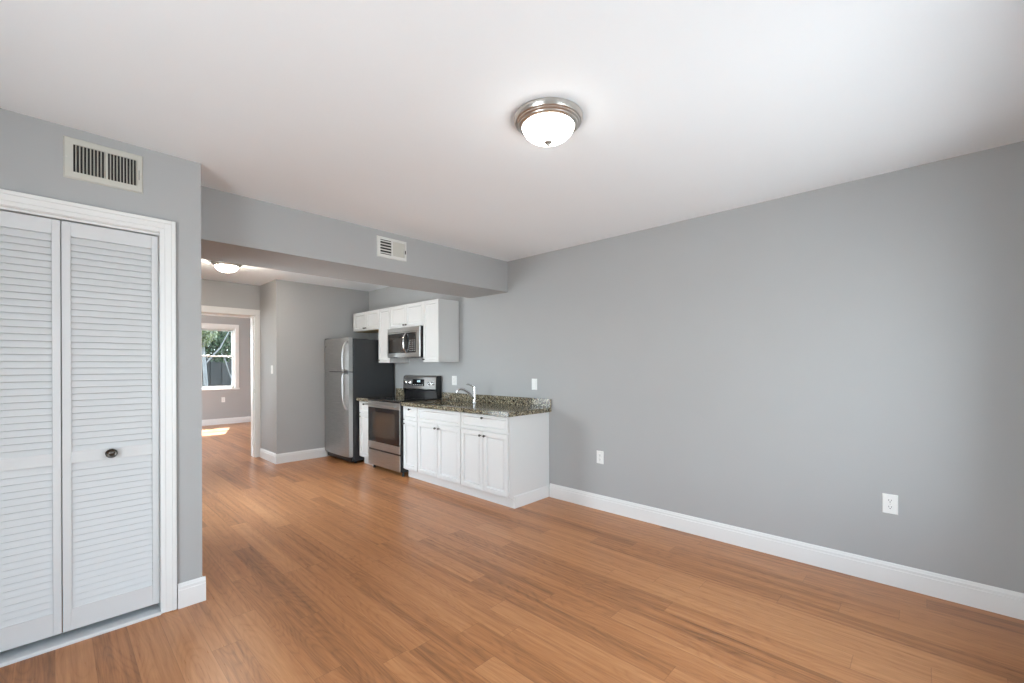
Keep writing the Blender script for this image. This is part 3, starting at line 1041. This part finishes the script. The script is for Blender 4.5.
# ------------------------------------------------------------------ stove
RY0, RY1 = 4.502, 5.262
RX = 2.815
st = thing('stove', (3.1, (RY0 + RY1) / 2, 0), 'stainless and black electric range with smooth glass top and rear control panel', 'stove')
obj('body', box(B(), RX + .030, XW - .025, RY0, RY1, .055, .893, bev=.003), BLACK, st)
for yy in (RY0 + .04, RY1 - .04):
    for xx in (RX + .07, XW - .10):
        obj('foot', lathe(B(), [(.016, 0), (.016, .01), (.008, .055), (0, .056)], (xx, yy, 0), (0, 0, 1), 12), BLACK, st, True)
ct = obj('cooktop', box(B(), RX + .002, XW - .09, RY0, RY1, .8935, .912, bev=.004), GLASSB, st)
for bx, by, br in ((2.97, 4.70, .095), (2.97, 5.06, .075), (3.20, 4.70, .075), (3.20, 5.06, .095)):
    bm = B()
    for r_ in (br, br * .66):
        A_ = [bm.verts.new((bx + r_ * math.cos(k * math.pi / 24), by + r_ * math.sin(k * math.pi / 24), .9123)) for k in range(48)]
        C_ = [bm.verts.new((bx + (r_ - .003) * math.cos(k * math.pi / 24), by + (r_ - .003) * math.sin(k * math.pi / 24), .9123)) for k in range(48)]
        for k in range(48): bm.faces.new([A_[k], A_[(k + 1) % 48], C_[(k + 1) % 48], C_[k]])
    obj('burner_ring', bm, mat('burner_print', (.16, .16, .16), .3) if 'burner_print' not in bpy.data.materials else bpy.data.materials['burner_print'], ct)
# oven door
od = thing('oven_door', (0, 0, 0)); od.parent = st
od.location = (-3.1 + RX, 0, .27)
bm = B()
DY0, DY1 = RY0 + .004, RY1 - .004
WY0, WY1, WZa, WZb = DY0 + .003, DY1 - .006, .365, .800
for (a, b, c, d) in ((DY0, DY1, WZb, .878), (DY0, DY1, .276, WZa), (DY0, WY0, WZa, WZb), (WY1, DY1, WZa, WZb)):
    box(bm, RX, RX + .009, a, b, c, d)
obj('door_frame', bm, STEEL, od)
obj('door_shell', box(B(), RX + .0205, RX + .029, DY0, DY1, .276, .878), BLACK, od)
obj('door_core', box(B(), RX + .0092, RX + .0203, DY0, DY1, .276, WZa - .001), BLACK, od)
obj('door_core', box(B(), RX + .0092, RX + .0203, DY0, DY1, WZb + .001, .878), BLACK, od)
obj('door_glass', box(B(), RX + .001, RX + .020, WY0, WY1, WZa, WZb), GLASSB, od)
obj('oven_window', box(B(), RX + .0002, RX + .001, WY0 + .10, WY1 - .10, WZa + .07, WZb - .06), OVENGL, od)
bm = B()
hz = .838
tube(bm, [(RX - .042, DY0 + .03, hz), (RX - .042, DY1 - .03, hz)], .0125, 14)
for yy in (DY0 + .06, DY1 - .06):
    tube(bm, [(RX, yy, hz), (RX - .042, yy, hz)], .010, 10)
obj('handle', bm, STEEL, od, True)
dw = obj('storage_drawer', box(B(), RX + .002, RX + .012, DY0, DY1, .062, .252, bev=.003), STEEL, st)
obj('drawer_box', box(B(), RX + .0122, RX + .029, DY0, DY1, .064, .2515), BLACK, st)
obj('drawer_recess', box(B(), RX + .010, RX + .029, DY0 + .004, DY1 - .004, .2525, .2755), BLACK, st)
# rear control panel
bp_ = thing('control_panel', (0, 0, 0)); bp_.parent = st; bp_.location = (.25, 0, .91)
bm = B()
prism(bm, [(XW - .022, .905), (XW - .085, .905), (XW - .070, 1.000), (XW - .022, 1.000)], 'Y', RY0 + .01, RY1 - .01)
obj('panel_base', bm, BLACK, bp_)
bm = B()
prism(bm, [(XW - .020, 1.000), (XW - .100, 1.022), (XW - .092, 1.175), (XW - .080, 1.192), (XW - .020, 1.196)], 'Y', RY0 + .014, RY1 - .014)
obj('panel_shell', bm, STEEL, bp_)
for s in (0, 1):
    ya = RY0 + .001 if s == 0 else RY1 - .0145
    bm = B()
    prism(bm, [(XW - .020, .912), (XW - .080, .912), (XW - .102, 1.020), (XW - .094, 1.178), (XW - .080, 1.195), (XW - .020, 1.199)], 'Y', ya, ya + .0135)
    obj('end_cap', bm, BLACK, bp_)
nrm = Vector((-1, 0, .052)).normalized()
def pface(z): return XW - .100 + (z - 1.022) / .153 * .008
zc_ = 1.100
obj('display_glass', panel(B(), (pface(1.060) - .0005, 5.04, 1.060), (0, -1, 0), (.052, 0, 1), (-1, 0, .052), .27, .088, 0, [(0, .002)]), GLASSB, bp_)
# clock digits, seven-segment strokes
def digit(bm, y, z, ch, w_=.012, h_=.022, t=.003):
    segs = {'1': 'bc', '2': 'abged', '0': 'abcdef', '3': 'abgcd'}[ch]
    P = {'a': (0, h_ - t, w_, t), 'd': (0, 0, w_, t), 'g': (0, h_ / 2 - t / 2, w_, t), 'b': (w_ - t, h_ / 2, t, h_ / 2), 'c': (w_ - t, 0, t, h_ / 2), 'f': (0, h_ / 2, t, h_ / 2), 'e': (0, 0, t, h_ / 2)}
    for s in segs:
        a, b, ww, hh = P[s]
        panel(bm, (pface(z) - .003, y - a, z + b), (0, -1, 0), (.052, 0, 1), (-1, 0, .052), ww, hh, 0, [(0, .0004)])
bm = B()
for i_, ch in enumerate('1200'):
    digit(bm, 4.935 - i_ * .019 - (.006 if i_ > 1 else 0), 1.112, ch)
obj('clock_digits', bm, GREEND, bp_)
for k in range(5):
    bm = B()
    panel(bm, (pface(1.075) - .003, 5.025 - k * .050, 1.072), (0, -1, 0), (.052, 0, 1), (-1, 0, .052), .028, .007, 0, [(0, .0004)])
    obj('panel_button', bm, SCRNW, bp_)
for ky in (5.205, 5.115, 4.655, 4.570):
    k_ = obj('control_knob', lathe(B(), [(.026, 0), (.026, .004), (.021, .007), (.019, .026), (.016, .030), (0, .030)], (pface(zc_), ky, zc_), nrm, 28), CHROME, bp_, True)
    bm = B()
    box(bm, pface(zc_) - .0335, pface(zc_) - .028, ky - .0025, ky + .0025, zc_ - .006, zc_ + .022)
    obj('knob_pointer', bm, BLACK, k_)
    bm = B()
    lathe(bm, [(.0285, 0), (.0285, .002), (.0265, .002)], (pface(zc_) - .0002, ky, zc_), nrm, 28)
    obj('dial_ring', bm, CHROME, k_, True)

# ------------------------------------------------------------------ microwave
MY0, MY1, MZ0, MZ1, MX = 4.496, 5.252, 1.437, 1.822, 3.098
mw = thing('microwave_oven', (3.28, (MY0 + MY1) / 2, MZ0), 'stainless microwave oven mounted over the stove', 'microwave')
obj('body', box(B(), MX + .014, XW - .001, MY0, MY1, MZ0, MZ1 + .003), BLACK, mw)
obj('vent_grille', box(B(), MX + .002, MX + .0135, MY0 + .001, MY1 - .001, MZ1 - .052, MZ1 + .002, bev=.003), STEEL, mw)
DRY = 4.775
md = thing('microwave_door', (0, 0, 0)); md.parent = mw; md.location = (-.18, 0, 0)
bm = B()
za, zb = MZ0 + .004, MZ1 - .055
ga, gb = za + .055, zb - .016
for (a, b, c, d) in ((DRY, MY1 - .001, gb, zb), (DRY, MY1 - .001, za, ga), (MY1 - .020, MY1 - .001, ga, gb)):
    box(bm, MX, MX + .0135, a, b, c, d)
obj('door_frame', bm, STEEL, md)
obj('door_glass', box(B(), MX + .001, MX + .013, DRY, MY1 - .020, ga, gb), GLASSB, md)
obj('door_window', box(B(), MX + .0001, MX + .001, DRY + .105, MY1 - .055, ga + .02, gb - .055), OVENGL, md)
hp = curve_pts([(MX + .002, DRY + .035, ga + .006), (MX - .030, DRY + .030, ga + .05), (MX - .040, DRY + .027, (ga + gb) / 2), (MX - .030, DRY + .030, gb - .05), (MX + .002, DRY + .035, gb - .006)], 28)
obj('handle', tube(B(), hp, .0105, 12), CHROME, md, True)
cp = obj('control_panel', box(B(), MX, MX + .0135, MY0 + .001, DRY - .002, za, zb, bev=.004), STEEL, mw)
cg = obj('keypad_glass', box(B(), MX - .001, MX - .0001, MY0 + .085, DRY - .008, ga, gb), GLASSB, cp)
KEYP = mat('keypad_print', (.30, .30, .30), .5)
for r_ in range(6):
    for c_ in range(3):
        bm = B()
        yk = MY0 + .105 + c_ * .048
        zk = ga + .022 + r_ * .026
        box(bm, MX - .0015, MX - .001, yk, yk + .026, zk, zk + .009)
        obj('key', bm, KEYP, cg)
obj('underside_light', box(B(), MX + .10, MX + .16, MY1 - .22, MY1 - .08, MZ0 - .003, MZ0 - .0002), PLATE, mw)

# ------------------------------------------------------------------ outside the bedroom window
struct('ground', box(B(), -6, 14, YR + .2, 40, -.35, -.25), GRASS)
rnd = random.Random(3)


def foliage(n, c, rad, size, rn):
    bm = B()
    for _ in range(n):
        while True:
            p = Vector((rn.uniform(-1, 1), rn.uniform(-1, 1), rn.uniform(-1, 1)))
            if p.length < 1: break
        p = Vector((p.x * rad[0], p.y * rad[1], p.z * rad[2])) + Vector(c)
        u = Vector((rn.uniform(-1, 1), rn.uniform(-1, 1), rn.uniform(-1, 1))).normalized()
        v_ = u.orthogonal().normalized()
        s = size * rn.uniform(.6, 1.3)
        pts = [p - u * s, p - v_ * s * .45 + u * s * .1, p + u * s, p + v_ * s * .45 + u * s * .1]
        bm.faces.new([bm.verts.new(q) for q in pts])
    return bm


def tree(x, y, h, lean, cr, rad, leafm, n, size, label, cat='tree', nm='tree', rt=.09):
    t = thing(nm, (x, y, -.25), label, cat)
    pts = curve_pts([(x, y, -.26), (x + lean * .25, y, h * .35), (x + lean * .7, y + .05, h * .7), (x + lean, y, h)], 18)
    bm = tube(B(), pts, [rt * (1 - .6 * i / (len(pts) - 1)) for i in range(len(pts))], 10)
    for k in range(4):
        b0 = pts[9 + k * 2]
        a = k * 1.9
        tube(bm, [b0, b0 + Vector((math.cos(a) * .35, math.sin(a) * .35, .45)), b0 + Vector((math.cos(a) * .6, math.sin(a) * .6, 1.0))], [rt * .4, rt * .3, rt * .15], 7)
    obj('trunk', bm, BARK, t, True)
    obj('foliage', foliage(n, cr, rad, size, rnd), leafm, t)
    return t


tree(3.60, 14.9, 2.6, .35, (3.35, 14.8, 2.45), (.95, .7, 1.0), LEAF, 6500, .055, 'green leafy tree with a leaning grey trunk right outside the bedroom window')
tree(2.75, 13.6, 2.6, -.1, (2.62, 13.6, 2.3), (.40, .35, .45), LEAFY, 1500, .045, 'small yellow green tree at the left side of the bedroom window view', rt=.06)
tree(4.3, 17.5, 3.5, .4, (3.9, 17.6, 3.1), (1.7, .9, 1.7), LEAF, 9000, .08, 'larger background tree behind the others seen through the bedroom window', rt=.16)
tree(3.3, 13.0, 1.0, .05, (3.25, 13.0, .5), (.34, .25, .40), LEAF, 1200, .04, 'low dark shrub at the foot of the view through the bedroom window', 'shrub', 'shrub', rt=.03)
fn = thing('garden_fence', (4.2, 16.3, -.25), 'dark board fence standing behind the trees outside the bedroom window', 'fence')
bm = B()
for k in range(34):
    y_ = 16.3 + (.02 if k % 2 else 0)
    box(bm, 1.6 + k * .15, 1.6 + k * .15 + .165, y_, y_ + .018, -.25, 1.62 + .02 * math.sin(k * 5))
obj('boards', bm, FENCE, fn)
obj('rail', box(B(), 1.6, 6.7, 16.34, 16.38, .2, .28), FENCE, fn)
obj('rail', box(B(), 1.6, 6.7, 16.34, 16.38, 1.3, 1.38), FENCE, fn)
tree(2.30, 15.7, 2.0, .15, (2.32, 15.7, 1.9), (.20, .2, .30), LEAF, 300, .05, 'thin bare stemmed tree leaning right in front of the dark garden fence', rt=.045)
